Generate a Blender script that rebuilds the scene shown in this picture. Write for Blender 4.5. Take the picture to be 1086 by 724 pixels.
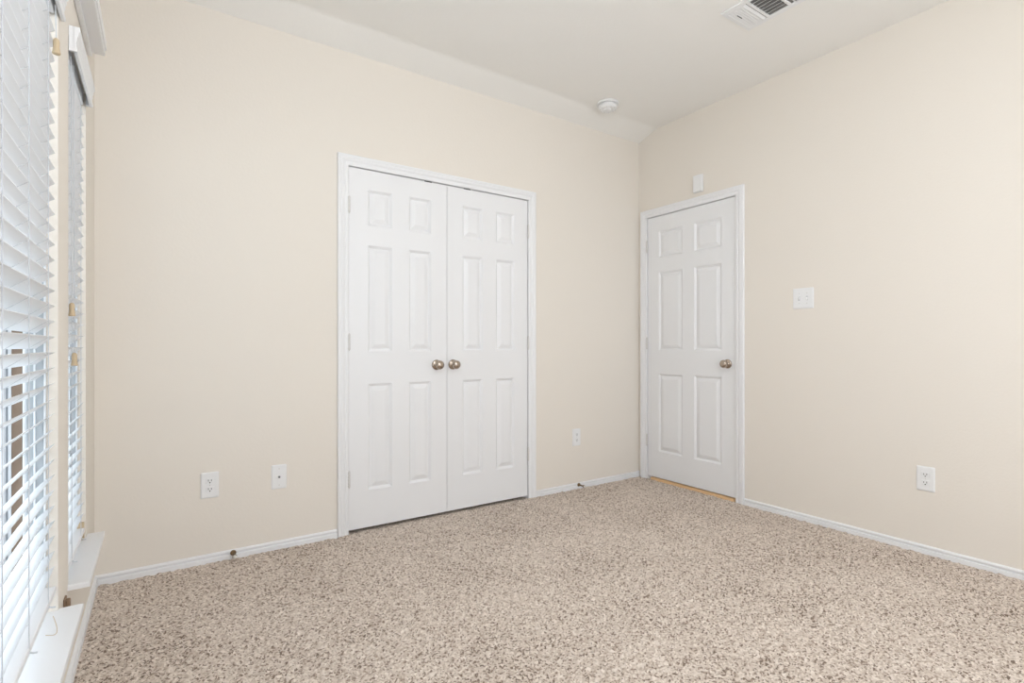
import bpy, bmesh, math, random
import numpy as np
from mathutils import Vector, Matrix

for o in list(bpy.data.objects):
    bpy.data.objects.remove(o)
S = bpy.context.scene
C = S.collection
random.seed(3)
PI = math.pi

# ---------------------------------------------------------------- camera, world, lights, exposure
IMG_W = 1086
cam_d = bpy.data.cameras.new('camera')
cam_d.sensor_width = 36.0
cam_d.lens = 553.07 / IMG_W * 36.0
cam_d.shift_y = 4.88 / IMG_W
cam_d.clip_start = 0.02
cam = bpy.data.objects.new('camera', cam_d)
cam.location = (0, 0, 1.0468)
cam.rotation_euler = (PI / 2, 0, math.radians(55.9137 - 90))
C.objects.link(cam)
S.camera = cam

SKY_STRENGTH = 2.6
LAMP_STRENGTH = 46.0
REAR_LIGHT = 6.0

w = bpy.data.worlds.new('overcast_sky')
S.world = w
w.use_nodes = True
wn = w.node_tree.nodes
wn['Background'].inputs[0].default_value = (0.85, 0.915, 1.0, 1)
wn['Background'].inputs[1].default_value = SKY_STRENGTH

S.view_settings.view_transform = 'Standard'
S.view_settings.look = 'None'
S.view_settings.gamma = 1
S.view_settings.use_curve_mapping = False
S.view_settings.exposure = 0.23

# room dimensions (metres): camera stands at x=0, y=0
XL, XR, YB, YR = -0.2345, 3.2119, 2.9162, -1.1
ZC, ZS, YK = 2.743, 2.683, 2.738      # flat ceiling, low edge of the slope, where the slope starts


def area_light(name, loc, rot, sx, sy, energy, color):
    d = bpy.data.lights.new(name, 'AREA')
    d.shape = 'RECTANGLE'
    d.size, d.size_y = sx, sy
    d.energy = energy
    d.color = color
    o = bpy.data.objects.new(name, d)
    o.location = loc
    o.rotation_euler = rot
    C.objects.link(o)
    return o


# added fill light in the made-up opening behind the camera
area_light('rear_fill_light', (1.55, YR - 0.02, 1.45), (-PI / 2, 0, PI), 2.2, 1.5, REAR_LIGHT, (0.915, 0.955, 1.0))


# ---------------------------------------------------------------- materials
def lin(r, g, b):
    f = lambda c: (c / 255 / 12.92) if c / 255 <= 0.04045 else ((c / 255 + 0.055) / 1.055) ** 2.4
    return (f(r), f(g), f(b), 1)


def mat(name, col, rough=0.5, metal=0.0, bump=0.0, bscale=200.0, spec=0.5, var=0.0, vscale=3.0):
    m = bpy.data.materials.new(name)
    m.use_nodes = True
    n, l = m.node_tree.nodes, m.node_tree.links
    b = n['Principled BSDF']
    b.inputs['Base Color'].default_value = col
    b.inputs['Roughness'].default_value = rough
    b.inputs['Metallic'].default_value = metal
    b.inputs['Specular IOR Level'].default_value = spec
    tc = n.new('ShaderNodeTexCoord')
    if bump > 0:
        t = n.new('ShaderNodeTexNoise')
        t.inputs['Scale'].default_value = bscale
        t.inputs['Detail'].default_value = 3
        l.new(tc.outputs['Object'], t.inputs['Vector'])
        bp = n.new('ShaderNodeBump')
        bp.inputs['Strength'].default_value = bump
        bp.inputs['Distance'].default_value = 0.002
        l.new(t.outputs['Fac'], bp.inputs['Height'])
        l.new(bp.outputs['Normal'], b.inputs['Normal'])
    if var > 0:
        t = n.new('ShaderNodeTexNoise')
        t.inputs['Scale'].default_value = vscale
        l.new(tc.outputs['Object'], t.inputs['Vector'])
        r = n.new('ShaderNodeValToRGB')
        r.color_ramp.elements[0].color = [c * (1 - var) for c in col[:3]] + [1]
        r.color_ramp.elements[1].color = [min(1, c * (1 + var)) for c in col[:3]] + [1]
        l.new(t.outputs['Fac'], r.inputs['Fac'])
        l.new(r.outputs['Color'], b.inputs['Base Color'])
    return m


M_WALL = mat('cream_wall_paint', lin(238, 231, 221), 0.75, bump=0.25, bscale=90, spec=0.25)
M_CEIL = mat('ceiling_paint', lin(248, 246, 242), 0.85, bump=0.5, bscale=70, spec=0.2)
M_WHITE = mat('white_semi_gloss_paint', lin(241, 241, 242), 0.38, bump=0.03, bscale=60)
M_TRIM = mat('white_trim_paint', lin(242, 242, 243), 0.38, bump=0.03, bscale=60)
M_PLATE = mat('white_plastic', lin(242, 242, 242), 0.35, bump=0.02, bscale=100)
M_BLIND = mat('white_faux_wood', lin(243, 244, 246), 0.45, bump=0.06, bscale=120)
M_VINYL = mat('white_vinyl', lin(238, 240, 243), 0.4, bump=0.02, bscale=100)
M_CORD = mat('white_cord', lin(206, 208, 212), 0.8, bump=0.1, bscale=400)
M_NICKEL = mat('satin_nickel', lin(176, 163, 150), 0.24, metal=1.0, bump=0.02, bscale=300)
M_HINGE = mat('painted_hinge_metal', lin(222, 220, 217), 0.35, metal=0.25, bump=0.02, bscale=300)
M_DARK = mat('dark_hole', lin(45, 42, 40), 0.6, bump=0.02, bscale=200)
M_BRONZE = mat('aged_brass', lin(134, 112, 84), 0.35, metal=0.9, bump=0.05, bscale=300)
M_RUBBER = mat('white_rubber', lin(225, 222, 215), 0.7, bump=0.05, bscale=300)
M_WOOD = mat('raw_pine', lin(238, 200, 152), 0.6, var=0.15, vscale=20)
M_TASSEL = mat('pale_wood_tassel', lin(205, 183, 150), 0.55, var=0.1, vscale=60)
M_CLEAT = mat('brown_cleat', lin(128, 104, 82), 0.6, var=0.15, vscale=80)
M_STEEL = mat('dull_steel', lin(120, 120, 122), 0.35, metal=0.9, bump=0.02, bscale=300)
M_DUCT = mat('dark_duct', lin(128, 126, 124), 0.7, bump=0.05, bscale=100)
M_LINER = mat('shaded_vinyl_liner', lin(176, 180, 184), 0.5, bump=0.02)  # shade of the vinyl reveal put into this grey
M_STRIP = mat('brown_weather_strip', lin(140, 118, 100), 0.6, bump=0.03)
M_FENCE = mat('weathered_grey_boards', lin(118, 121, 126), 0.8, var=0.12, vscale=6)
M_POST = mat('brown_fence_wood', lin(112, 90, 72), 0.8, var=0.15, vscale=10)
M_SOIL = mat('pale_ground', lin(150, 148, 140), 0.9, var=0.1, vscale=2)


def mat_glass():
    m = bpy.data.materials.new('window_glass')
    m.use_nodes = True
    n, l = m.node_tree.nodes, m.node_tree.links
    out = n['Material Output']
    n.remove(n['Principled BSDF'])
    t = n.new('ShaderNodeBsdfTransparent')
    t.inputs[0].default_value = (0.93, 0.96, 0.96, 1)
    g = n.new('ShaderNodeBsdfGlossy')
    g.inputs['Roughness'].default_value = 0.02
    mx = n.new('ShaderNodeMixShader')
    mx.inputs[0].default_value = 0.06
    l.new(t.outputs[0], mx.inputs[1])
    l.new(g.outputs[0], mx.inputs[2])
    l.new(mx.outputs[0], out.inputs[0])
    return m


M_GLASS = mat_glass()


def mat_carpet():
    m = bpy.data.materials.new('speckled_beige_carpet')
    m.use_nodes = True
    n, l = m.node_tree.nodes, m.node_tree.links
    b = n['Principled BSDF']
    b.inputs['Roughness'].default_value = 1.0
    b.inputs['Specular IOR Level'].default_value = 0.05
    tc = n.new('ShaderNodeTexCoord')
    # a little warping so that the tufts are not round
    nz = n.new('ShaderNodeTexNoise')
    nz.inputs['Scale'].default_value = 120
    nz.inputs['Detail'].default_value = 1
    l.new(tc.outputs['Object'], nz.inputs['Vector'])
    ad = n.new('ShaderNodeVectorMath')
    ad.operation = 'MULTIPLY_ADD'
    ad.inputs[1].default_value = (0.007, 0.007, 0.0)
    l.new(nz.outputs['Color'], ad.inputs[0])
    l.new(tc.outputs['Object'], ad.inputs[2])
    v = n.new('ShaderNodeTexVoronoi')
    v.voronoi_dimensions = '2D'
    v.inputs['Scale'].default_value = 185
    l.new(ad.outputs[0], v.inputs['Vector'])
    sp = n.new('ShaderNodeSeparateColor')
    l.new(v.outputs['Color'], sp.inputs[0])
    # broad pile shading from vacuuming and footprints
    nb = n.new('ShaderNodeTexNoise')
    nb.inputs['Scale'].default_value = 2.6
    nb.inputs['Detail'].default_value = 2.5
    l.new(tc.outputs['Object'], nb.inputs['Vector'])
    mr = n.new('ShaderNodeMapRange')
    mr.inputs['From Min'].default_value = 0.3
    mr.inputs['From Max'].default_value = 0.7
    mr.inputs['To Min'].default_value = -0.07
    mr.inputs['To Max'].default_value = 0.07
    l.new(nb.outputs['Fac'], mr.inputs['Value'])
    sm = n.new('ShaderNodeMath')
    sm.operation = 'ADD'
    l.new(sp.outputs[0], sm.inputs[0])
    l.new(mr.outputs[0], sm.inputs[1])
    r = n.new('ShaderNodeValToRGB')
    e = r.color_ramp.elements
    e[0].position = 0.0
    e[0].color = lin(120, 105, 93)
    e[1].position = 1.0
    e[1].color = lin(236, 224, 212)
    for p, c in ((0.10, (144, 127, 114)), (0.22, (190, 174, 160)), (0.55, (211, 197, 184)), (0.8, (223, 210, 198))):
        q = e.new(p)
        q.color = lin(*c)
    l.new(sm.outputs[0], r.inputs['Fac'])
    l.new(r.outputs['Color'], b.inputs['Base Color'])
    return m


M_CARPET = mat_carpet()


# ---------------------------------------------------------------- mesh helpers
def obj(name, bm, m, parent=None, smooth=False):
    bmesh.ops.recalc_face_normals(bm, faces=bm.faces)
    me = bpy.data.meshes.new(name)
    bm.to_mesh(me)
    bm.free()
    if smooth:
        for p in me.polygons:
            p.use_smooth = True
    me.materials.append(m)
    o = bpy.data.objects.new(name, me)
    C.objects.link(o)
    if parent:
        o.parent = parent
        o.matrix_parent_inverse = Matrix.Translation(parent.location).inverted()
    return o


def tag(o, label=None, cat=None, group=None, kind=None):
    if label:
        o['label'] = label
    if cat:
        o['category'] = cat
    if group:
        o['group'] = group
    if kind:
        o['kind'] = kind
    return o


def empty(name, loc, label=None, cat=None, group=None, kind=None):
    o = bpy.data.objects.new(name, None)
    o.location = loc
    o.empty_display_size = 0.05
    C.objects.link(o)
    return tag(o, label, cat, group, kind)


def box(bm, x0, x1, y0, y1, z0, z1, bev=0.0, seg=2):
    vs = [bm.verts.new((x, y, z)) for x in (x0, x1) for y in (y0, y1) for z in (z0, z1)]
    idx = [(0, 1, 3, 2), (4, 6, 7, 5), (0, 4, 5, 1), (2, 3, 7, 6), (0, 2, 6, 4), (1, 5, 7, 3)]
    fs = [bm.faces.new([vs[i] for i in q]) for q in idx]
    if bev > 0:
        es = list({e for f in fs for e in f.edges})
        bmesh.ops.bevel(bm, geom=es, offset=bev, segments=seg, profile=0.6, affect='EDGES')


def lathe(bm, prof, mtx, n=28):
    """prof: (radius, height) along local z; capped at both ends"""
    rings = []
    for r, h in prof:
        rings.append([bm.verts.new(mtx @ Vector((r * math.cos(2 * PI * k / n), r * math.sin(2 * PI * k / n), h))) for k in range(n)])
    for a, b in zip(rings, rings[1:]):
        for k in range(n):
            bm.faces.new([a[k], a[(k + 1) % n], b[(k + 1) % n], b[k]])
    bm.faces.new(rings[0][::-1])
    bm.faces.new(rings[-1])


def tube(bm, pts, r, n=8):
    pts = [Vector(p) for p in pts]
    rings = []
    for i, p in enumerate(pts):
        d = (pts[min(i + 1, len(pts) - 1)] - pts[max(i - 1, 0)]).normalized()
        u = d.orthogonal().normalized()
        if abs(d.z) > 0.9:
            u = Vector((1, 0, 0))
        v = d.cross(u).normalized()
        u = v.cross(d).normalized()
        rings.append([bm.verts.new(p + r * (math.cos(2 * PI * k / n) * u + math.sin(2 * PI * k / n) * v)) for k in range(n)])
    for a, b in zip(rings, rings[1:]):
        for k in range(n):
            bm.faces.new([a[k], a[(k + 1) % n], b[(k + 1) % n], b[k]])
    bm.faces.new(rings[0][::-1])
    bm.faces.new(rings[-1])


def wall_boxes(bm, ucuts, zcuts, holes, place):
    """boxes over a grid of cuts, skipping the cells inside a hole (u0,u1,z0,z1)"""
    for u0, u1 in zip(ucuts, ucuts[1:]):
        for z0, z1 in zip(zcuts, zcuts[1:]):
            cu, cz = (u0 + u1) / 2, (z0 + z1) / 2
            if any(h[0] < cu < h[1] and h[2] < cz < h[3] for h in holes):
                continue
            place(bm, u0, u1, z0, z1)


# ---------------------------------------------------------------- measures of the openings
TW = 0.12                                    # wall thickness
CL, CM, CR = 0.8761, 1.4850, 2.1010          # closet leaves: left edge, middle gap, right edge
CZ0, CZ1 = 0.0180, 2.0470
DT1, DT0 = 2.8230, 2.0610                    # room door: hinge edge (far), latch edge (near)
DZ0, DZ1 = 0.0250, 2.0540
WZ0, WZ1 = 0.305, 2.02                       # window openings
WIN = [(0.10, 1.922), (2.123, 2.590)]        # near, far window along y; near one lengthened out of view for light
TWL = 0.15

# ---------------------------------------------------------------- room shell
bm = bmesh.new()
holes = [(CL - 0.018, CR + 0.018, -0.1, CZ1 + 0.016)]
wall_boxes(bm, [XL - TWL, holes[0][0], holes[0][1], XR + TW], [-0.05, holes[0][3], 2.9], holes,
           lambda b, u0, u1, z0, z1: box(b, u0, u1, YB, YB + TW, z0, z1))
tag(obj('wall_back', bm, M_WALL), 'cream painted far wall around the double closet doors', 'wall', kind='structure')

bm = bmesh.new()
holes = [(DT0 - 0.018, DT1 + 0.018, -0.1, DZ1 + 0.016)]
wall_boxes(bm, [YR - TW, holes[0][0], holes[0][1], YB], [-0.05, holes[0][3], 2.9], holes,
           lambda b, u0, u1, z0, z1: box(b, XR, XR + TW, u0, u1, z0, z1))
tag(obj('wall_right', bm, M_WALL), 'cream painted right wall holding the single door', 'wall', kind='structure')

bm = bmesh.new()
holes = [(a, b, WZ0, WZ1) for a, b in WIN]
wall_boxes(bm, [YR - TW, WIN[0][0], WIN[0][1], WIN[1][0], WIN[1][1], YB], [-0.05, WZ0, WZ1, 2.9], holes,
           lambda b, u0, u1, z0, z1: box(b, XL - TWL, XL, u0, u1, z0, z1))
tag(obj('wall_left', bm, M_WALL), 'cream painted left wall with two windows and narrow pier between', 'wall', kind='structure')

bm = bmesh.new()
holes = [(0.45, 2.65, 0.7, 2.2)]  # unseen opening, made up to let light in
wall_boxes(bm, [XL, 0.45, 2.65, XR], [-0.05, 0.7, 2.2, 2.9], holes,
           lambda b, u0, u1, z0, z1: box(b, u0, u1, YR - TW, YR, z0, z1))
tag(obj('wall_rear', bm, M_WALL), 'cream wall behind the viewer with a wide opening added for light', 'wall', kind='structure')

# ceiling: flat, dropping in a narrow slope along the far wall
bm = bmesh.new()
prof = [(YR - TW, ZC)]
for k in range(9):                                   # the taped crease is a little rounded
    t = k / 8
    prof.append((YK - 0.022 + 0.044 * t, ZC - 0.022 * (ZC - ZS) / (YB - YK) * t * t))
prof += [(YB, ZS), (YB, 2.9), (YR - TW, 2.9)]
a = [bm.verts.new((XL, y, z)) for y, z in prof]
b = [bm.verts.new((XR, y, z)) for y, z in prof]
for k in range(len(prof)):
    bm.faces.new([a[k], a[(k + 1) % len(prof)], b[(k + 1) % len(prof)], b[k]])
bm.faces.new(a)
bm.faces.new(b[::-1])
tag(obj('ceiling', bm, M_CEIL), 'off white textured ceiling with narrow slope along the far wall', 'ceiling', kind='structure')

# carpet: a fine grid whose tufts stand up and lie down
step = 0.0056
nx = int((XR - XL) / step) + 1
ny = int((YB - YR) / step) + 1
rng = np.random.default_rng(5)
X, Y = np.meshgrid(np.linspace(XL, XR, nx), np.linspace(YR, YB, ny))
h = rng.random((ny, nx))
h = (h + np.roll(h, 1, 0) + np.roll(h, 1, 1) + np.roll(np.roll(h, 1, 0), 1, 1)) / 4
g = rng.random((ny // 4 + 2, nx // 4 + 2)).repeat(4, 0).repeat(4, 1)[:ny, :nx]
Zf = (h - 0.5) * 0.014 + (g - 0.5) * 0.003 - 0.002
co = np.stack([X, Y, Zf], -1).reshape(-1, 3).astype(np.float32)
i = (np.arange(ny - 1)[:, None] * nx + np.arange(nx - 1)[None, :]).reshape(-1)
q = np.stack([i, i + 1, i + nx + 1, i + nx], -1).astype(np.int32)
me = bpy.data.meshes.new('floor')
me.vertices.add(len(co))
me.vertices.foreach_set('co', co.ravel())
me.loops.add(q.size)
me.loops.foreach_set('vertex_index', q.ravel())
me.polygons.add(len(q))
me.polygons.foreach_set('loop_start', np.arange(0, q.size, 4, dtype=np.int32))
me.polygons.foreach_set('loop_total', np.full(len(q), 4, dtype=np.int32))
me.update(calc_edges=True)
me.materials.append(M_CARPET)
fl = bpy.data.objects.new('floor', me)
C.objects.link(fl)
tag(fl, 'speckled beige and brown carpet covering the floor', 'carpet', kind='structure')

# closet interior and hallway behind the doors (dark boxes that close the openings)
bm = bmesh.new()
box(bm, CL - 0.2, CR + 0.2, YB + 0.7, YB + 0.75, -0.05, 2.5)
box(bm, CL - 0.25, CL - 0.2, YB + TW, YB + 0.75, -0.05, 2.5)
box(bm, CR + 0.2, CR + 0.25, YB + TW, YB + 0.75, -0.05, 2.5)
box(bm, CL - 0.25, CR + 0.25, YB + TW, YB + 0.75, 2.5, 2.55)
tag(obj('wall_closet', bm, M_WALL), 'closet walls hidden behind the double doors', 'wall', kind='structure')
bm = bmesh.new()
box(bm, CL - 0.25, CR + 0.25, YB, YB + 0.75, -0.06, -0.004)
tag(obj('floor_closet', bm, M_CARPET), 'dark strip of closet floor under the double doors', 'floor', kind='structure')
bm = bmesh.new()
box(bm, XR + 0.6, XR + 0.65, DT0 - 0.3, DT1 + 0.09, -0.05, 2.5)
box(bm, XR + TW, XR + 0.65, DT0 - 0.35, DT0 - 0.3, -0.05, 2.5)
box(bm, XR + TW, XR + 0.65, DT1 + 0.04, DT1 + 0.09, -0.05, 2.5)
box(bm, XR + TW, XR + 0.65, DT0 - 0.35, DT1 + 0.09, 2.5, 2.55)
box(bm, XR, XR + 0.65, DT0 - 0.35, DT1 + 0.09, -0.06, -0.014)
tag(obj('wall_hall', bm, M_WALL), 'hall walls hidden behind the single door', 'wall', kind='structure')


# ---------------------------------------------------------------- door casings
CAS = [(0.0, 0.0), (0.0, 0.009), (0.004, 0.0115), (0.017, 0.0115), (0.020, 0.0095), (0.024, 0.0105),
       (0.030, 0.0145), (0.037, 0.0160), (0.041, 0.0135), (0.045, 0.0155), (0.056, 0.0165), (0.060, 0.0145), (0.060, 0.0)]


def casing(name, u0, u1, zt, put, label):
    """mitred casing round an opening u0..u1 with head at zt; put(u, v, z) maps to the room"""
    bm = bmesh.new()
    cols = []
    for du, v in CAS:
        cols.append([bm.verts.new(put(*p)) for p in
                     ((u0 - du, v, -0.003), (u0 - du, v, zt + du), (u1 + du, v, zt + du), (u1 + du, v, -0.003))])
    for A, B in zip(cols, cols[1:]):
        for k in range(3):
            bm.faces.new([A[k], A[k + 1], B[k + 1], B[k]])
    # jamb behind the casing, with the stop the leaf closes against
    for (a0, a1, z0, z1) in ((u0 - 0.0138, u0, -0.003, zt + 0.0118), (u1, u1 + 0.0138, -0.003, zt + 0.0118), (u0, u1, zt, zt + 0.0118)):
        vs = [put(u, v, z) for u in (a0, a1) for v in (-TW, 0.0) for z in (z0, z1)]
        xs, ys, zs = zip(*vs)
        box(bm, min(xs), max(xs), min(ys), max(ys), min(zs), max(zs))
    for (a0, a1, z0, z1) in ((u0, u0 + 0.010, -0.003, zt), (u1 - 0.010, u1, -0.003, zt), (u0, u1, zt - 0.010, zt)):
        vs = [put(u, v, z) for u in (a0, a1) for v in (-0.075, -0.041) for z in (z0, z1)]
        xs, ys, zs = zip(*vs)
        box(bm, min(xs), max(xs), min(ys), max(ys), min(zs), max(zs))
    return tag(obj(name, bm, M_TRIM), label, 'door casing', kind='structure')


put_back = lambda u, v, z: (u, YB - v, z)
put_right = lambda u, v, z: (XR - v, u, z)
casing('trim_1', CL - 0.004, CR + 0.004, CZ1 + 0.004, put_back, 'white moulded casing around the double closet doors')
casing('trim_2', DT0 - 0.004, DT1 + 0.004, DZ1 + 0.004, put_right, 'white moulded casing around the single door by the corner')


# ---------------------------------------------------------------- six panel doors
RINGS = [(0.0, 0.0), (0.002, -0.0020), (0.007, -0.0058), (0.0125, -0.0108), (0.0155, -0.0112), (0.018, -0.0100), (0.039, -0.0018), (0.042, -0.0008)]


def leaf_bm(w, h, ucols, zrows, put, th=0.035):
    bm = bmesh.new()
    us = sorted({0.0, w} | {u for c in ucols for u in c})
    zs = sorted({0.0, h} | {z for r in zrows for z in r})
    g = {}

    def V(u, v, z):
        k = (round(u, 5), round(v, 5), round(z, 5))
        if k not in g:
            g[k] = bm.verts.new(put(u, v, z))
        return g[k]
    pan = [(c, r) for c in ucols for r in zrows]
    for a0, a1 in zip(us, us[1:]):
        for z0, z1 in zip(zs, zs[1:]):
            if ((a0, a1) in ucols) and ((z0, z1) in zrows):
                prev = None
                for ins, dep in RINGS:
                    ring = [V(a0 + ins, dep, z0 + ins), V(a1 - ins, dep, z0 + ins), V(a1 - ins, dep, z1 - ins), V(a0 + ins, dep, z1 - ins)]
                    if prev:
                        for k in range(4):
                            bm.faces.new([prev[k], prev[(k + 1) % 4], ring[(k + 1) % 4], ring[k]])
                    prev = ring
                bm.faces.new(prev)
            else:
                bm.faces.new([V(a0, 0, z0), V(a1, 0, z0), V(a1, 0, z1), V(a0, 0, z1)])
            bm.faces.new([V(a0, -th, z0), V(a0, -th, z1), V(a1, -th, z1), V(a1, -th, z0)])
    for a0, a1 in zip(us, us[1:]):
        for z in (0.0, h):
            bm.faces.new([V(a0, 0, z), V(a1, 0, z), V(a1, -th, z), V(a0, -th, z)])
    for z0, z1 in zip(zs, zs[1:]):
        for u in (0.0, w):
            bm.faces.new([V(u, 0, z0), V(u, 0, z1), V(u, -th, z1), V(u, -th, z0)])
    return bm


def rows(z0):
    return [(0.228 - z0, 0.832 - z0), (1.016 - z0, 1.620 - z0), (1.732 - z0, 1.937 - z0)]


ROUND_KNOB = [(0.0315, 0.0), (0.0315, 0.004), (0.029, 0.008), (0.020, 0.0105), (0.0125, 0.013), (0.0115, 0.024), (0.013, 0.029),
              (0.020, 0.033), (0.0255, 0.039), (0.0275, 0.046), (0.0265, 0.053), (0.022, 0.060), (0.014, 0.064), (0.005, 0.0655)]


def hinge_bm(p, axis_out, length=0.089, r=0.0068):
    """barrel with five knuckles and ball tips; p is its bottom"""
    bm = bmesh.new()
    prof = [(0.0022, -0.005), (0.0036, -0.003), (0.0022, -0.0008)]
    k = length / 5
    for i in range(5):
        prof += [(r - 0.0008, i * k), (r, i * k + 0.001), (r, (i + 1) * k - 0.001), (r - 0.0008, (i + 1) * k)]
    prof += [(0.0022, length + 0.0008), (0.0036, length + 0.003), (0.0022, length + 0.005)]
    lathe(bm, prof, Matrix.Translation(p), 14)
    return bm


def make_door(name, label, u_lo, u_hi, z0, z1, put, knob_u, hinge_u, knob_z, normal, catch_u=None):
    wd = u_hi - u_lo
    o = obj(name, leaf_bm(wd, z1 - z0, [(0.108, wd / 2 - 0.052), (wd / 2 + 0.052, wd - 0.108)], rows(z0),
                          lambda u, v, z: put(u_lo + u, v - 0.001, z0 + z)), M_WHITE)
    tag(o, label, 'door', kind='structure')
    # knob
    n = Vector(normal)
    base = Vector(put(knob_u, -0.001, knob_z))
    mtx = Matrix.Translation(base) @ n.to_track_quat('Z', 'Y').to_matrix().to_4x4()
    bm = bmesh.new()
    lathe(bm, ROUND_KNOB, mtx, 32)
    tag(obj('door_knob', bm, M_NICKEL, o, smooth=True), 'satin nickel round knob')
    for hz in (0.26, 1.025, 1.79):
        p = Vector(put(hinge_u, 0.0090, hz))
        hb = hinge_bm(p, n)
        tag(obj('hinge', hb, M_HINGE, o, smooth=True), 'pale metal hinge barrel')
    if catch_u is not None:
        bm = bmesh.new()
        a, b2 = put(catch_u - 0.024, 0.0005, z1 - 0.0022), put(catch_u + 0.024, -0.020, z1 + 0.0034)
        box(bm, min(a[0], b2[0]), max(a[0], b2[0]), min(a[1], b2[1]), max(a[1], b2[1]), a[2], b2[2], 0.0005)
        tag(obj('ball_catch', bm, M_DARK, o), 'dark metal ball catch on the top edge')
    return o


make_door('door_1', 'left white six panel closet door with knob at its right edge', CL, CM - 0.0015, CZ0, CZ1, put_back,
          1.413, CL - 0.002, 0.932, (0, -1, 0), 1.358)
make_door('door_2', 'right white six panel closet door with knob at its left edge', CM + 0.0015, CR, CZ0, CZ1, put_back,
          1.526, CR + 0.002, 0.932, (0, -1, 0), 1.628)
make_door('door_3', 'single white six panel door beside the room corner', DT0, DT1, DZ0, DZ1, put_right,
          2.122, DT1 + 0.002, 0.926, (-1, 0, 0))

# raw wood threshold under the single door
bm = bmesh.new()
box(bm, XR - 0.004, XR + 0.10, DT0 + 0.012, DT1 - 0.030, -0.012, 0.017, 0.003)
tag(obj('threshold', bm, M_WOOD), 'raw yellowish wood strip under the single white door', 'threshold', kind='structure')

# ---------------------------------------------------------------- baseboards
BB = [(0.0, -0.012), (0.0130, -0.012), (0.0130, 0.017), (0.0120, 0.0195), (0.0060, 0.0205), (0.0055, 0.0255), (0.0095, 0.0270),
      (0.0110, 0.0310), (0.0100, 0.0360), (0.0060, 0.0400), (0.0, 0.0410)]


def baseboard(bm, u0, u1, put):
    A = [bm.verts.new(put(u0, v, z)) for v, z in BB]
    B = [bm.verts.new(put(u1, v, z)) for v, z in BB]
    for k in range(len(BB) - 1):
        bm.faces.new([A[k], A[k + 1], B[k + 1], B[k]])
    bm.faces.new(A)
    bm.faces.new(B[::-1])


bm = bmesh.new()
baseboard(bm, XL, CL - 0.066, put_back)
baseboard(bm, CR + 0.066, XR, put_back)
tag(obj('baseboard_back', bm, M_TRIM), 'white baseboard along the far wall either side of the closet', 'baseboard', kind='structure')
bm = bmesh.new()
baseboard(bm, YR, DT0 - 0.066, put_right)
tag(obj('baseboard_right', bm, M_TRIM), 'white baseboard along the right wall', 'baseboard', kind='structure')
bm = bmesh.new()
baseboard(bm, YR, YB - 0.0126, lambda u, v, z: (XL + v, u, z))
tag(obj('baseboard_left', bm, M_TRIM), 'white baseboard under the windows', 'baseboard', kind='structure')


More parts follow.
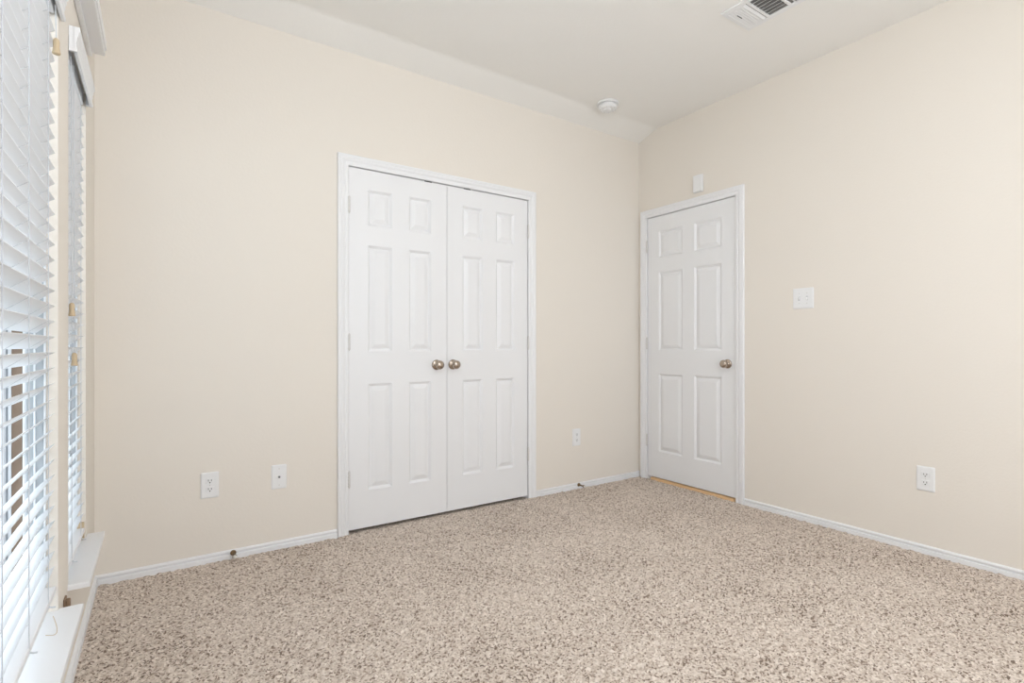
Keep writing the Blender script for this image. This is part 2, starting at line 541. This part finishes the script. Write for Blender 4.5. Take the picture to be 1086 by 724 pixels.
# ---------------------------------------------------------------- windows
def make_window(name, y0, y1, sill0, sill1, label):
    xo, xi = XL - TWL + 0.002, XL - 0.0245
    win = empty(name, ((xo + xi) / 2, (y0 + y1) / 2, WZ0), label, 'window', kind='structure')
    # vinyl frame: shallow liner with raised ribs along the reveal
    ribs = [(-0.0290, -0.0245), (-0.0500, -0.0460), (-0.0720, -0.0670), (-0.1010, -0.0945)]
    bm = bmesh.new()
    for yy, s in ((y0, 1), (y1, -1)):
        for ra, rb in ribs:
            c, d = yy + s * 0.0012, yy + s * 0.0095
            box(bm, XL + ra, XL + rb, min(c, d), max(c, d), WZ0 + 0.008, WZ1 - 0.001, 0.0008)
    box(bm, xo, xi, y0 + 0.010, y1 - 0.010, WZ1 - 0.010, WZ1 - 0.001, 0.001)
    box(bm, xo, XL - 0.060, y0 + 0.010, y1 - 0.010, WZ0 + 0.0075, WZ0 + 0.024, 0.001)
    fr = obj('window_frame', bm, M_VINYL, win)
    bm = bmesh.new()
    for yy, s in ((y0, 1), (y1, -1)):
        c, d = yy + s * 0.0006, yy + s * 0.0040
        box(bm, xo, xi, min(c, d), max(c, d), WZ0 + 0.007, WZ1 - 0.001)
    tag(obj('jamb_liner', bm, M_LINER, win), 'vinyl jamb liner, its shade put into the grey')
    bm = bmesh.new()
    for yy, s in ((y0, 1), (y1, -1)):
        c, d = yy + s * 0.0042, yy + s * 0.0065
        box(bm, XL - 0.0940, XL - 0.0725, min(c, d), max(c, d), WZ0 + 0.008, WZ1 - 0.001)
    tag(obj('weather_strip', bm, M_STRIP, win), 'brown weather strip')
    zm = (WZ0 + WZ1) / 2
    fw = 0.010
    for (x0, x1, za, zb) in ((xo + 0.002, xo + 0.022, zm - 0.02, WZ1 - 0.012), (xo + 0.024, xo + 0.044, WZ0 + 0.025, zm + 0.02)):
        bm = bmesh.new()
        s = 0.030
        box(bm, x0, x1, y0 + fw, y0 + fw + s, za, zb, 0.002)
        box(bm, x0, x1, y1 - fw - s, y1 - fw, za, zb, 0.002)
        box(bm, x0, x1, y0 + fw + s, y1 - fw - s, za, za + s + 0.006, 0.002)
        box(bm, x0, x1, y0 + fw + s, y1 - fw - s, zb - s - 0.006, zb, 0.002)
        sash = obj('sash', bm, M_VINYL, win)
        bm = bmesh.new()
        xm = (x0 + x1) / 2
        box(bm, xm - 0.002, xm + 0.002, y0 + fw + s - 0.004, y1 - fw - s + 0.004, za + s, zb - s)
        p = obj('pane', bm, M_GLASS)
        p.parent = sash
        p.matrix_parent_inverse = Matrix.Identity(4)
    # sill board
    bm = bmesh.new()
    zt, zb = WZ0 + 0.003, WZ0 - 0.013
    # one board: its back lies in the recess, its nose stands proud of the wall
    outline = [(XL - 0.0590, y0 + 0.001), (XL + 0.0006, y0 + 0.001), (XL + 0.0006, sill0), (XL + 0.0545, sill0),
               (XL + 0.0545, sill1), (XL + 0.0006, sill1), (XL + 0.0006, y1 - 0.001), (XL - 0.0590, y1 - 0.001)]
    low = [bm.verts.new((x, y, WZ0 + 0.0003)) for x, y in outline]
    top = [bm.verts.new((x, y, zt)) for x, y in outline]
    nl = [bm.verts.new((x, y, zb)) for x, y in outline[2:6]]
    for k in range(8):
        if k in (2, 3, 4):
            bm.faces.new([nl[k - 2], nl[k - 1], low[k + 1], low[k]])
        bm.faces.new([low[k], low[(k + 1) % 8], top[(k + 1) % 8], top[k]])
    bm.faces.new(top)
    bm.faces.new([low[0], low[1], low[6], low[7]])
    bm.faces.new([low[1], low[2], nl[0], nl[3], low[5], low[6]])
    bm.faces.new(nl[::-1])
    rim = [e for e in bm.edges if all(v in (top[3], top[4]) or v in (top[2], top[5]) for v in e.verts) and not {top[2], top[5]} == set(e.verts)]
    bmesh.ops.bevel(bm, geom=rim, offset=0.0024, segments=2, profile=0.5, affect='EDGES')
    obj('sill', bm, M_TRIM, win)
    # head ledge above the window
    bm = bmesh.new()
    za = 2.205
    box(bm, XL + 0.0005, XL + 0.056, sill0, sill1, za, za + 0.022, 0.004)
    box(bm, XL + 0.0005, XL + 0.060, sill0 - 0.002, sill1 + 0.002, za + 0.022, za + 0.062, 0.003)
    box(bm, XL + 0.0005, XL + 0.016, sill0 + 0.006, sill1 - 0.006, za - 0.016, za, 0.004)
    obj('head_ledge', bm, M_TRIM, win)
    return win


make_window('window_1', WIN[0][0], WIN[0][1], 0.06, 1.935, 'nearer window on the left wall behind lowered white blinds')
make_window('window_2', WIN[1][0], WIN[1][1], 2.100, 2.642, 'narrow far window on the left wall next to the corner')


# ---------------------------------------------------------------- venetian blinds
def make_blind(label, y0, y1, ladders, val0, val1, val_o, tassels, zbase, group=None):
    root = empty('venetian_blind', (XL - 0.025, (y0 + y1) / 2, 0.33), label, 'window blind')
    tilt, wd, th, pitch = math.radians(40), 0.050, 0.0028, 0.0424
    xf = XL - 0.005
    # slats
    bm = bmesh.new()
    zs = []
    z = zbase
    while z - pitch > 0.405:
        z -= pitch
    while z < 1.955:
        zs.append(z)
        z += pitch
    n = 5
    for z in zs:
        secs = []
        for y in (y0, y1):
            top, bot = [], []
            for k in range(n + 1):
                s = k / n
                crown = 0.0022 * (1 - (2 * s - 1) ** 2)
                x = xf - s * wd * math.cos(tilt) + crown * -math.sin(tilt) * -1 * 0
                zz = z - s * wd * math.sin(tilt) + crown
                t = th * (0.55 if k in (0, n) else 1.0) / 2
                top.append((x, y, zz + t))
                bot.append((x, y, zz - t))
            secs.append([bm.verts.new(p) for p in top + bot[::-1]])
        A, B = secs
        m = len(A)
        for k in range(m):
            bm.faces.new([A[k], A[(k + 1) % m], B[(k + 1) % m], B[k]])
        bm.faces.new(A)
        bm.faces.new(B[::-1])
    obj('slats', bm, M_BLIND, root)
    # bottom rail
    bm = bmesh.new()
    zr = zs[0] - pitch
    box(bm, xf - 0.040, xf + 0.003, y0, y1, zr - 0.030, zr - 0.012, 0.004)
    obj('bottom_rail', bm, M_BLIND, root)
    # head rail and valance
    bm = bmesh.new()
    box(bm, XL - 0.058, XL - 0.006, y0, y1, 1.968, WZ1 - 0.001, 0.002)
    obj('head_rail', bm, M_BLIND, root)
    bm = bmesh.new()
    zv, hv = 1.972, 0.078
    prof = [(0.0, 0.0), (0.008, 0.0), (0.010, 0.004), (0.010, 0.010), (0.007, 0.014), (0.007, 0.030), (0.009, 0.034), (0.009, 0.044),
            (0.012, 0.050), (0.012, 0.058), (0.016, 0.064), (0.016, hv), (0.0, hv)]
    A = [bm.verts.new((XL + val_o - 0.016 + v, val0, zv + z)) for v, z in prof]
    B = [bm.verts.new((XL + val_o - 0.016 + v, val1, zv + z)) for v, z in prof]
    for k in range(len(prof)):
        bm.faces.new([A[k], A[(k + 1) % len(prof)], B[(k + 1) % len(prof)], B[k]])
    bm.faces.new(A)
    bm.faces.new(B[::-1])
    if val_o > 0.021:                                   # returns to the wall
        for s, ya in ((1, val0), (-1, val1)):
            box(bm, XL + 0.0006, XL + val_o - 0.014, min(ya, ya + s * 0.010), max(ya, ya + s * 0.010), zv, zv + hv, 0.001)
    obj('valance', bm, M_BLIND, root)
    # ladder cords with rungs, front and back
    xb = xf - wd * math.cos(tilt)
    dzb = wd * math.sin(tilt)
    for y in ladders:
        bm = bmesh.new()
        tube(bm, [(xf + 0.0022, y, zr - 0.024), (xf + 0.0022, y, 1.97)], 0.0010, 6)
        tube(bm, [(xb - 0.0022, y, zr - 0.024), (xb - 0.0022, y, 1.97)], 0.0010, 6)
        for z in zs:
            tube(bm, [(xf + 0.0022, y, z - 0.003), (xb - 0.0022, y, z - dzb - 0.003)], 0.0006, 5)
        # tail peeping out below the rail
        tube(bm, [(xf + 0.002, y, zr - 0.022), (xf + 0.010, y, zr - 0.026), (xf + 0.016, y + 0.002, zr - 0.027)], 0.0022, 6)
        obj('ladder_cord', bm, M_CORD, root)
    for (ty, tz, top) in tassels:
        bm = bmesh.new()
        xt = XL + 0.004
        tube(bm, [(xt, ty, tz + 0.012), (xt - 0.001, ty, (tz + top) / 2), (xt - 0.002, ty, top)], 0.0011, 6)
        pc = obj('pull_cord', bm, M_CORD, root)
        bm = bmesh.new()
        lathe(bm, [(0.003, 0.020), (0.0065, 0.016), (0.0075, 0.010), (0.0070, -0.004), (0.0085, -0.016), (0.0095, -0.020), (0.0085, -0.0225)][::-1],
              Matrix.Translation((xt, ty, tz)), 16)
        t = obj('tassel', bm, M_TASSEL, None, smooth=True)
        t.parent = pc
        t.matrix_parent_inverse = Matrix.Identity(4)
        tag(t, 'pale wooden tassel')
    return root


bl1 = make_blind('wide white venetian blind on the nearer left window', WIN[0][0] + 0.012, WIN[0][1] - 0.014, (0.35, 0.59, 0.83, 1.07, 1.31, 1.548, 1.79),
                 WIN[0][0] - 0.02, 1.95, 0.0195, [(1.862, 1.86, 1.97)], 1.0728)
bl2 = make_blind('narrow white venetian blind on the far window near the corner', WIN[1][0] + 0.012, WIN[1][1] - 0.016, (2.225, 2.47),
                 2.125, 2.590, 0.028, [(2.165, 1.165, 1.97), (2.225, 1.005, 1.97)], 1.0728 + 0.012)

# hold-down bracket of the far blind, bottom corner
bm = bmesh.new()
box(bm, XL - 0.044, XL - 0.004, WIN[1][1] - 0.0145, WIN[1][1] - 0.0015, WZ0 + 0.0075, WZ0 + 0.066, 0.002)
box(bm, XL - 0.044, XL - 0.002, WIN[1][1] - 0.040, WIN[1][1] - 0.0145, WZ0 + 0.0075, WZ0 + 0.011, 0.001)
tag(obj('hold_down_bracket', bm, M_TASSEL, bl2), 'beige hold down bracket on the sill')

# loose cord loop under the near blind
bm = bmesh.new()
pts = [(XL + 0.004 + 0.014 * math.sin(PI * k / 12), 1.70 + 0.11 * k / 12, 0.338 - 0.022 * math.sin(PI * k / 12)) for k in range(13)]
tube(bm, pts, 0.0009, 6)
obj('lift_cord', bm, M_TASSEL, bl1)

# small brown cord cleat on the pier between the sills
bm = bmesh.new()
box(bm, XL + 0.0005, XL + 0.005, 2.012, 2.052, 0.258, 0.298, 0.002)
box(bm, XL + 0.004, XL + 0.015, 2.020, 2.044, 0.264, 0.292, 0.004)
tag(obj('cord_cleat', bm, M_CLEAT), 'small brown cleat low on wall between the two window sills', 'cord cleat')


# ---------------------------------------------------------------- plates on the walls
def plate_bm(w, h, put):
    """plate with sloping rim: put(u, v, z), centred on 0"""
    bm = bmesh.new()
    prof = [(0.0, 0.0005), (0.0, 0.0025), (0.0015, 0.0042), (0.006, 0.0058)]
    prev = None
    first = None
    for ins, v in prof:
        a, b, r = w / 2 - ins, h / 2 - ins, 0.004
        ring = []
        for cx, cz, st in ((a - r, b - r, 0), (-a + r, b - r, 1), (-a + r, -b + r, 2), (a - r, -b + r, 3)):
            for k in range(4):
                an = st * PI / 2 + k * PI / 6
                ring.append(bm.verts.new(put(cx + r * math.cos(an), v, cz + r * math.sin(an))))
        if prev:
            n = len(ring)
            for k in range(n):
                bm.faces.new([prev[k], prev[(k + 1) % n], ring[(k + 1) % n], ring[k]])
        else:
            first = ring
        prev = ring
    bm.faces.new(prev)
    bm.faces.new(first[::-1])
    return bm


def pbox(bm, put, u0, u1, v0, v1, z0, z1, bev=0.0):
    a, b = put(u0, v0, z0), put(u1, v1, z1)
    box(bm, min(a[0], b[0]), max(a[0], b[0]), min(a[1], b[1]), max(a[1], b[1]), min(a[2], b[2]), max(a[2], b[2]), bev)


def disc(bm, put, u, z, r, v0, v1, n=14):
    A = [bm.verts.new(put(u + r * math.cos(2 * PI * k / n), v0, z + r * math.sin(2 * PI * k / n))) for k in range(n)]
    B = [bm.verts.new(put(u + r * math.cos(2 * PI * k / n), v1, z + r * math.sin(2 * PI * k / n))) for k in range(n)]
    for k in range(n):
        bm.faces.new([A[k], A[(k + 1) % n], B[(k + 1) % n], B[k]])
    bm.faces.new(A[::-1])
    bm.faces.new(B)


def wall_put(side, u0, z0):
    if side == 'back':
        return lambda u, v, z: (u0 + u, YB - v, z0 + z)
    return lambda u, v, z: (XR - v, u0 + u, z0 + z)


def outlet(side, u0, z0, label, w=0.077, h=0.124):
    put = wall_put(side, u0, z0)
    root = empty('wall_outlet', put(0, 0, -h / 2), label, 'outlet', 'duplex power outlets')
    obj('cover_plate', plate_bm(w, h, put), M_PLATE, root)
    for s in (1, -1):
        bm = bmesh.new()
        zc = s * 0.0205
        pbox(bm, put, -0.0165, 0.0165, 0.0057, 0.0078, zc - 0.0135, zc + 0.0135, 0.0018)
        r = obj('receptacle', bm, M_PLATE, root)
        bm = bmesh.new()
        pbox(bm, put, -0.0075, -0.0050, 0.0078, 0.0081, zc - 0.001, zc + 0.008)
        pbox(bm, put, 0.0050, 0.0075, 0.0078, 0.0081, zc - 0.001, zc + 0.007)
        disc(bm, put, 0, zc - 0.0072, 0.0029, 0.0078, 0.0081)
        d = obj('slot', bm, M_DARK)
        d.parent = r
        d.matrix_parent_inverse = Matrix.Identity(4)
    bm = bmesh.new()
    disc(bm, put, 0, 0, 0.003, 0.0057, 0.0066)
    obj('screw', bm, M_HINGE, root)
    return root


outlet('back', 0.2035, 0.3735, 'white duplex outlet low on far wall, nearest the windows')
outlet('back', 2.545, 0.3765, 'white duplex outlet between the closet and the corner')
outlet('right', 1.0115, 0.3765, 'white duplex outlet low on the right wall')

# coax plate
put = wall_put('back', 0.5145, 0.3705)
root = empty('coax_plate', put(0, 0, -0.062), 'blank white wall plate with one small centre jack left of closet', 'wall plate')
obj('cover_plate', plate_bm(0.073, 0.124, put), M_PLATE, root)
bm = bmesh.new()
disc(bm, put, 0, 0, 0.0062, 0.0057, 0.009, 6)
disc(bm, put, 0, 0, 0.0045, 0.009, 0.016)
tag(obj('coax_jack', bm, M_STEEL, root), 'dull metal threaded jack')
for z in (0.042, -0.042):
    bm = bmesh.new()
    disc(bm, put, 0, z, 0.003, 0.0057, 0.0066)
    obj('screw', bm, M_HINGE, root)

# double light switch
put = wall_put('right', 1.6165, 1.334)
root = empty('light_switch', put(0, 0, -0.062), 'white double toggle switch plate right of the single door', 'light switch')
obj('cover_plate', plate_bm(0.121, 0.124, put), M_PLATE, root)
for s, up in ((1, 1), (-1, -1)):
    bm = bmesh.new()
    pbox(bm, put, s * 0.023 - 0.0055, s * 0.023 + 0.0055, 0.0057, 0.0066, -0.012, 0.012, 0.0003)
    bz = obj('toggle_slot', bm, mat('switch_bezel', lin(196, 196, 198), 0.5, bump=0.02), root)
    bm = bmesh.new()
    vs = []
    for (v, zc, hh, ww) in ((0.0060, 0.0, 0.0085, 0.0045), (0.0165, up * 0.008, 0.0040, 0.0036)):
        vs.append([bm.verts.new(put(s * 0.023 + a * ww, v, zc + b * hh)) for a, b in ((-1, -1), (1, -1), (1, 1), (-1, 1))])
    for k in range(4):
        bm.faces.new([vs[0][k], vs[0][(k + 1) % 4], vs[1][(k + 1) % 4], vs[1][k]])
    bm.faces.new(vs[1])
    bm.faces.new(vs[0][::-1])
    obj('toggle', bm, M_PLATE, root)
for s in (1, -1):
    for z in (0.030, -0.030):
        bm = bmesh.new()
        disc(bm, put, s * 0.023, z, 0.003, 0.0057, 0.0066)
        obj('screw', bm, M_HINGE, root)

# small sensor box above the single door
put = wall_put('right', 2.350, 2.212)
root = empty('wall_sensor', put(0, 0, -0.063), 'small white sensor box on the wall above the single door', 'sensor')
bm = bmesh.new()
pbox(bm, put, -0.037, 0.037, 0.0005, 0.007, -0.062, 0.062, 0.002)
obj('back_plate', bm, M_PLATE, root)
bm = bmesh.new()
pbox(bm, put, -0.035, 0.035, 0.007, 0.024, -0.060, 0.060, 0.005)
obj('cover', bm, M_PLATE, root)


# ---------------------------------------------------------------- ceiling fittings
root = empty('smoke_detector', (2.598, 2.645, ZC), 'round white smoke detector on the ceiling by the corner', 'smoke detector')
down = Matrix.Translation((2.598, 2.645, ZC - 0.0008)) @ Matrix.Rotation(PI, 4, 'X')
bm = bmesh.new()
lathe(bm, [(0.076, 0.0), (0.076, 0.009), (0.073, 0.012), (0.060, 0.0125)], down, 40)
obj('base_plate', bm, M_PLATE, root, smooth=False)
bm = bmesh.new()
lathe(bm, [(0.057, 0.0125), (0.057, 0.016), (0.065, 0.019), (0.065, 0.032), (0.058, 0.041), (0.044, 0.046), (0.040, 0.046), (0.037, 0.043),
           (0.024, 0.043), (0.022, 0.050), (0.010, 0.053)], down, 40)
cov = obj('cover', bm, M_PLATE, root)
M_SLOT = mat('grey_slot', lin(196, 196, 195), 0.6, bump=0.02)
for k in range(10):
    bm = bmesh.new()
    an = 2 * PI * k / 10
    c = down @ Vector((0.0505 * math.cos(an), 0.0505 * math.sin(an), 0.0425))
    lathe(bm, [(0.0035, -0.003), (0.0035, 0.0018)], Matrix.Translation(c) @ Matrix.Rotation(PI, 4, 'X'), 8)
    v = obj('vent_slot', bm, M_SLOT)
    v.parent = cov
    v.matrix_parent_inverse = Matrix.Identity(4)

# ceiling register: three fields of louvres
vx0, vx1, vy0, vy1 = 2.372, 2.617, 1.245, 1.606
root = empty('air_register', ((vx0 + vx1) / 2, (vy0 + vy1) / 2, ZC), 'white louvred air vent in the ceiling at top of the view', 'air vent')
bm = bmesh.new()
fb, zt, zb = 0.028, ZC - 0.0006, ZC - 0.008
ys = [vy0 + 0.026, 1.367, 1.478, vy1 - 0.026]
box(bm, vx0, vx0 + fb, vy0, vy1, zb, zt, 0.002)
box(bm, vx1 - fb, vx1, vy0, vy1, zb, zt, 0.002)
for a, b2 in ((vy0, ys[0]), (ys[1] - 0.007, ys[1] + 0.007), (ys[2] - 0.007, ys[2] + 0.007), (ys[3], vy1)):
    box(bm, vx0 + fb, vx1 - fb, a, b2, zb, zt, 0.0015)
obj('frame', bm, M_PLATE, root)
bm = bmesh.new()
box(bm, vx0 + fb - 0.002, vx1 - fb + 0.002, ys[0] - 0.002, ys[3] + 0.002, ZC - 0.0022, ZC - 0.0007)
tag(obj('duct_opening', bm, M_DUCT, root), 'dark duct behind the louvres')


def louvre(bm, p0, p1, off, th=0.0016):
    """a tilted blade from p0 to p1 (xy); off is the sideways shift of its lower edge"""
    d = Vector((p1[0] - p0[0], p1[1] - p0[1], 0)).normalized()
    nrm = Vector((-d.y, d.x, 0))
    q = []
    for p in (p0, p1):
        P = Vector((p[0], p[1], 0))
        q.append([P + Vector((0, 0, ZC - 0.003)), P + nrm * th + Vector((0, 0, ZC - 0.003)),
                  P + nrm * (off + th) + Vector((0, 0, ZC - 0.011)), P + nrm * off + Vector((0, 0, ZC - 0.011))])
    A = [bm.verts.new(v) for v in q[0]]
    B = [bm.verts.new(v) for v in q[1]]
    for k in range(4):
        bm.faces.new([A[k], A[(k + 1) % 4], B[(k + 1) % 4], B[k]])
    bm.faces.new(A[::-1])
    bm.faces.new(B)


x0, x1 = vx0 + fb, vx1 - fb
for fld in range(3):
    bm = bmesh.new()
    ya, yb = ys[fld] + (0.007 if fld else 0), ys[fld + 1] - (0.007 if fld < 2 else 0)
    if fld == 1:
        k = 0
        x = x0 + 0.006
        while x < x1 - 0.004:
            louvre(bm, (x, ya), (x, yb), 0.008)
            x += 0.0260
    else:
        y = ya + 0.006
        while y < yb - 0.004:
            louvre(bm, (x0, y), (x1, y), 0.0125 if fld == 2 else -0.0125)
            y += 0.0135
    obj('louvres', bm, M_PLATE, root)
bm = bmesh.new()
box(bm, vx0 + 0.070, vx0 + 0.110, vy1 - 0.050, vy1 - 0.046, ZC - 0.0135, ZC - 0.0112, 0.0004)
tag(obj('damper_lever', bm, M_STEEL, root), 'thin dark damper lever')


# ---------------------------------------------------------------- door stops on the far baseboard
def door_stop(x, label):
    root = empty('door_stop', (x, YB - 0.0125, 0.022), label, 'door stop', 'door stops on the far baseboard')
    mtx = Matrix.Translation((x, YB - 0.0128, 0.0275)) @ Matrix.Rotation(PI / 2, 4, 'X')
    bm = bmesh.new()
    lathe(bm, [(0.0135, 0.0), (0.0135, 0.003), (0.008, 0.007), (0.0055, 0.010), (0.0052, 0.050), (0.0095, 0.053), (0.0105, 0.058), (0.0095, 0.060)], mtx, 20)
    obj('stem', bm, M_BRONZE, root, smooth=True)
    bm = bmesh.new()
    lathe(bm, [(0.0085, 0.0602), (0.0085, 0.067), (0.0065, 0.071), (0.002, 0.072)], mtx, 20)
    tag(obj('bumper', bm, M_RUBBER, root, smooth=True), 'white rubber tip')
    return root


door_stop(0.303, 'small brass door stop on baseboard below the leftmost outlet')
door_stop(2.558, 'small brass door stop on baseboard between closet and corner')

# ---------------------------------------------------------------- lamp added out of view to light the room
LX, LY, LZ = 0.85, 0.35, 2.22
root = empty('added_lamp', (LX, LY, ZC), 'white globe lamp added out of view to light the room', 'lamp')
bm = bmesh.new()
lathe(bm, [(0.065, 0.0008), (0.065, 0.012), (0.03, 0.022), (0.008, 0.025)], Matrix.Translation((LX, LY, ZC)) @ Matrix.Rotation(PI, 4, 'X'), 28)
obj('canopy', bm, M_PLATE, root)
bm = bmesh.new()
tube(bm, [(LX, LY, ZC - 0.02), (LX, LY, LZ + 0.12)], 0.004, 8)
obj('stem', bm, M_NICKEL, root)
m = bpy.data.materials.new('lit_globe')
m.use_nodes = True
pb = m.node_tree.nodes['Principled BSDF']
pb.inputs['Base Color'].default_value = (0.9, 0.9, 0.9, 1)
pb.inputs['Emission Color'].default_value = (0.915, 0.955, 1.0, 1)
pb.inputs['Emission Strength'].default_value = LAMP_STRENGTH
bm = bmesh.new()
bmesh.ops.create_uvsphere(bm, u_segments=24, v_segments=14, radius=0.13, matrix=Matrix.Translation((LX, LY, LZ)))
obj('globe', bm, m, root, smooth=True)

# ---------------------------------------------------------------- outside the windows
bm = bmesh.new()
box(bm, -14, XL - TWL - 0.001, -6, 16, -0.40, -0.35)
tag(obj('ground', bm, M_SOIL), 'pale ground outside the windows', 'ground', kind='structure')
root = empty('garden_fence', (-2.2, 6.2, -0.35), 'grey board fence seen through the nearer blind', 'fence')
bm = bmesh.new()
x = -4.2
while x < -0.45:
    box(bm, x, x + 0.088, 6.20, 6.225, -0.30, 0.900 + random.uniform(-0.008, 0.008), 0.002)
    x += 0.094
obj('boards', bm, M_FENCE, root)
bm = bmesh.new()
box(bm, -4.2, -0.45, 6.225, 6.265, 0.0, 0.09)
box(bm, -4.2, -0.45, 6.225, 6.265, 0.66, 0.75)
obj('rail', bm, M_FENCE, root)
for px in (-2.9, -1.02):
    bm = bmesh.new()
    box(bm, px, px + 0.085, 6.11, 6.195, -0.349, 0.915, 0.004)
    tag(obj('post', bm, M_POST, root), 'brown wooden post')
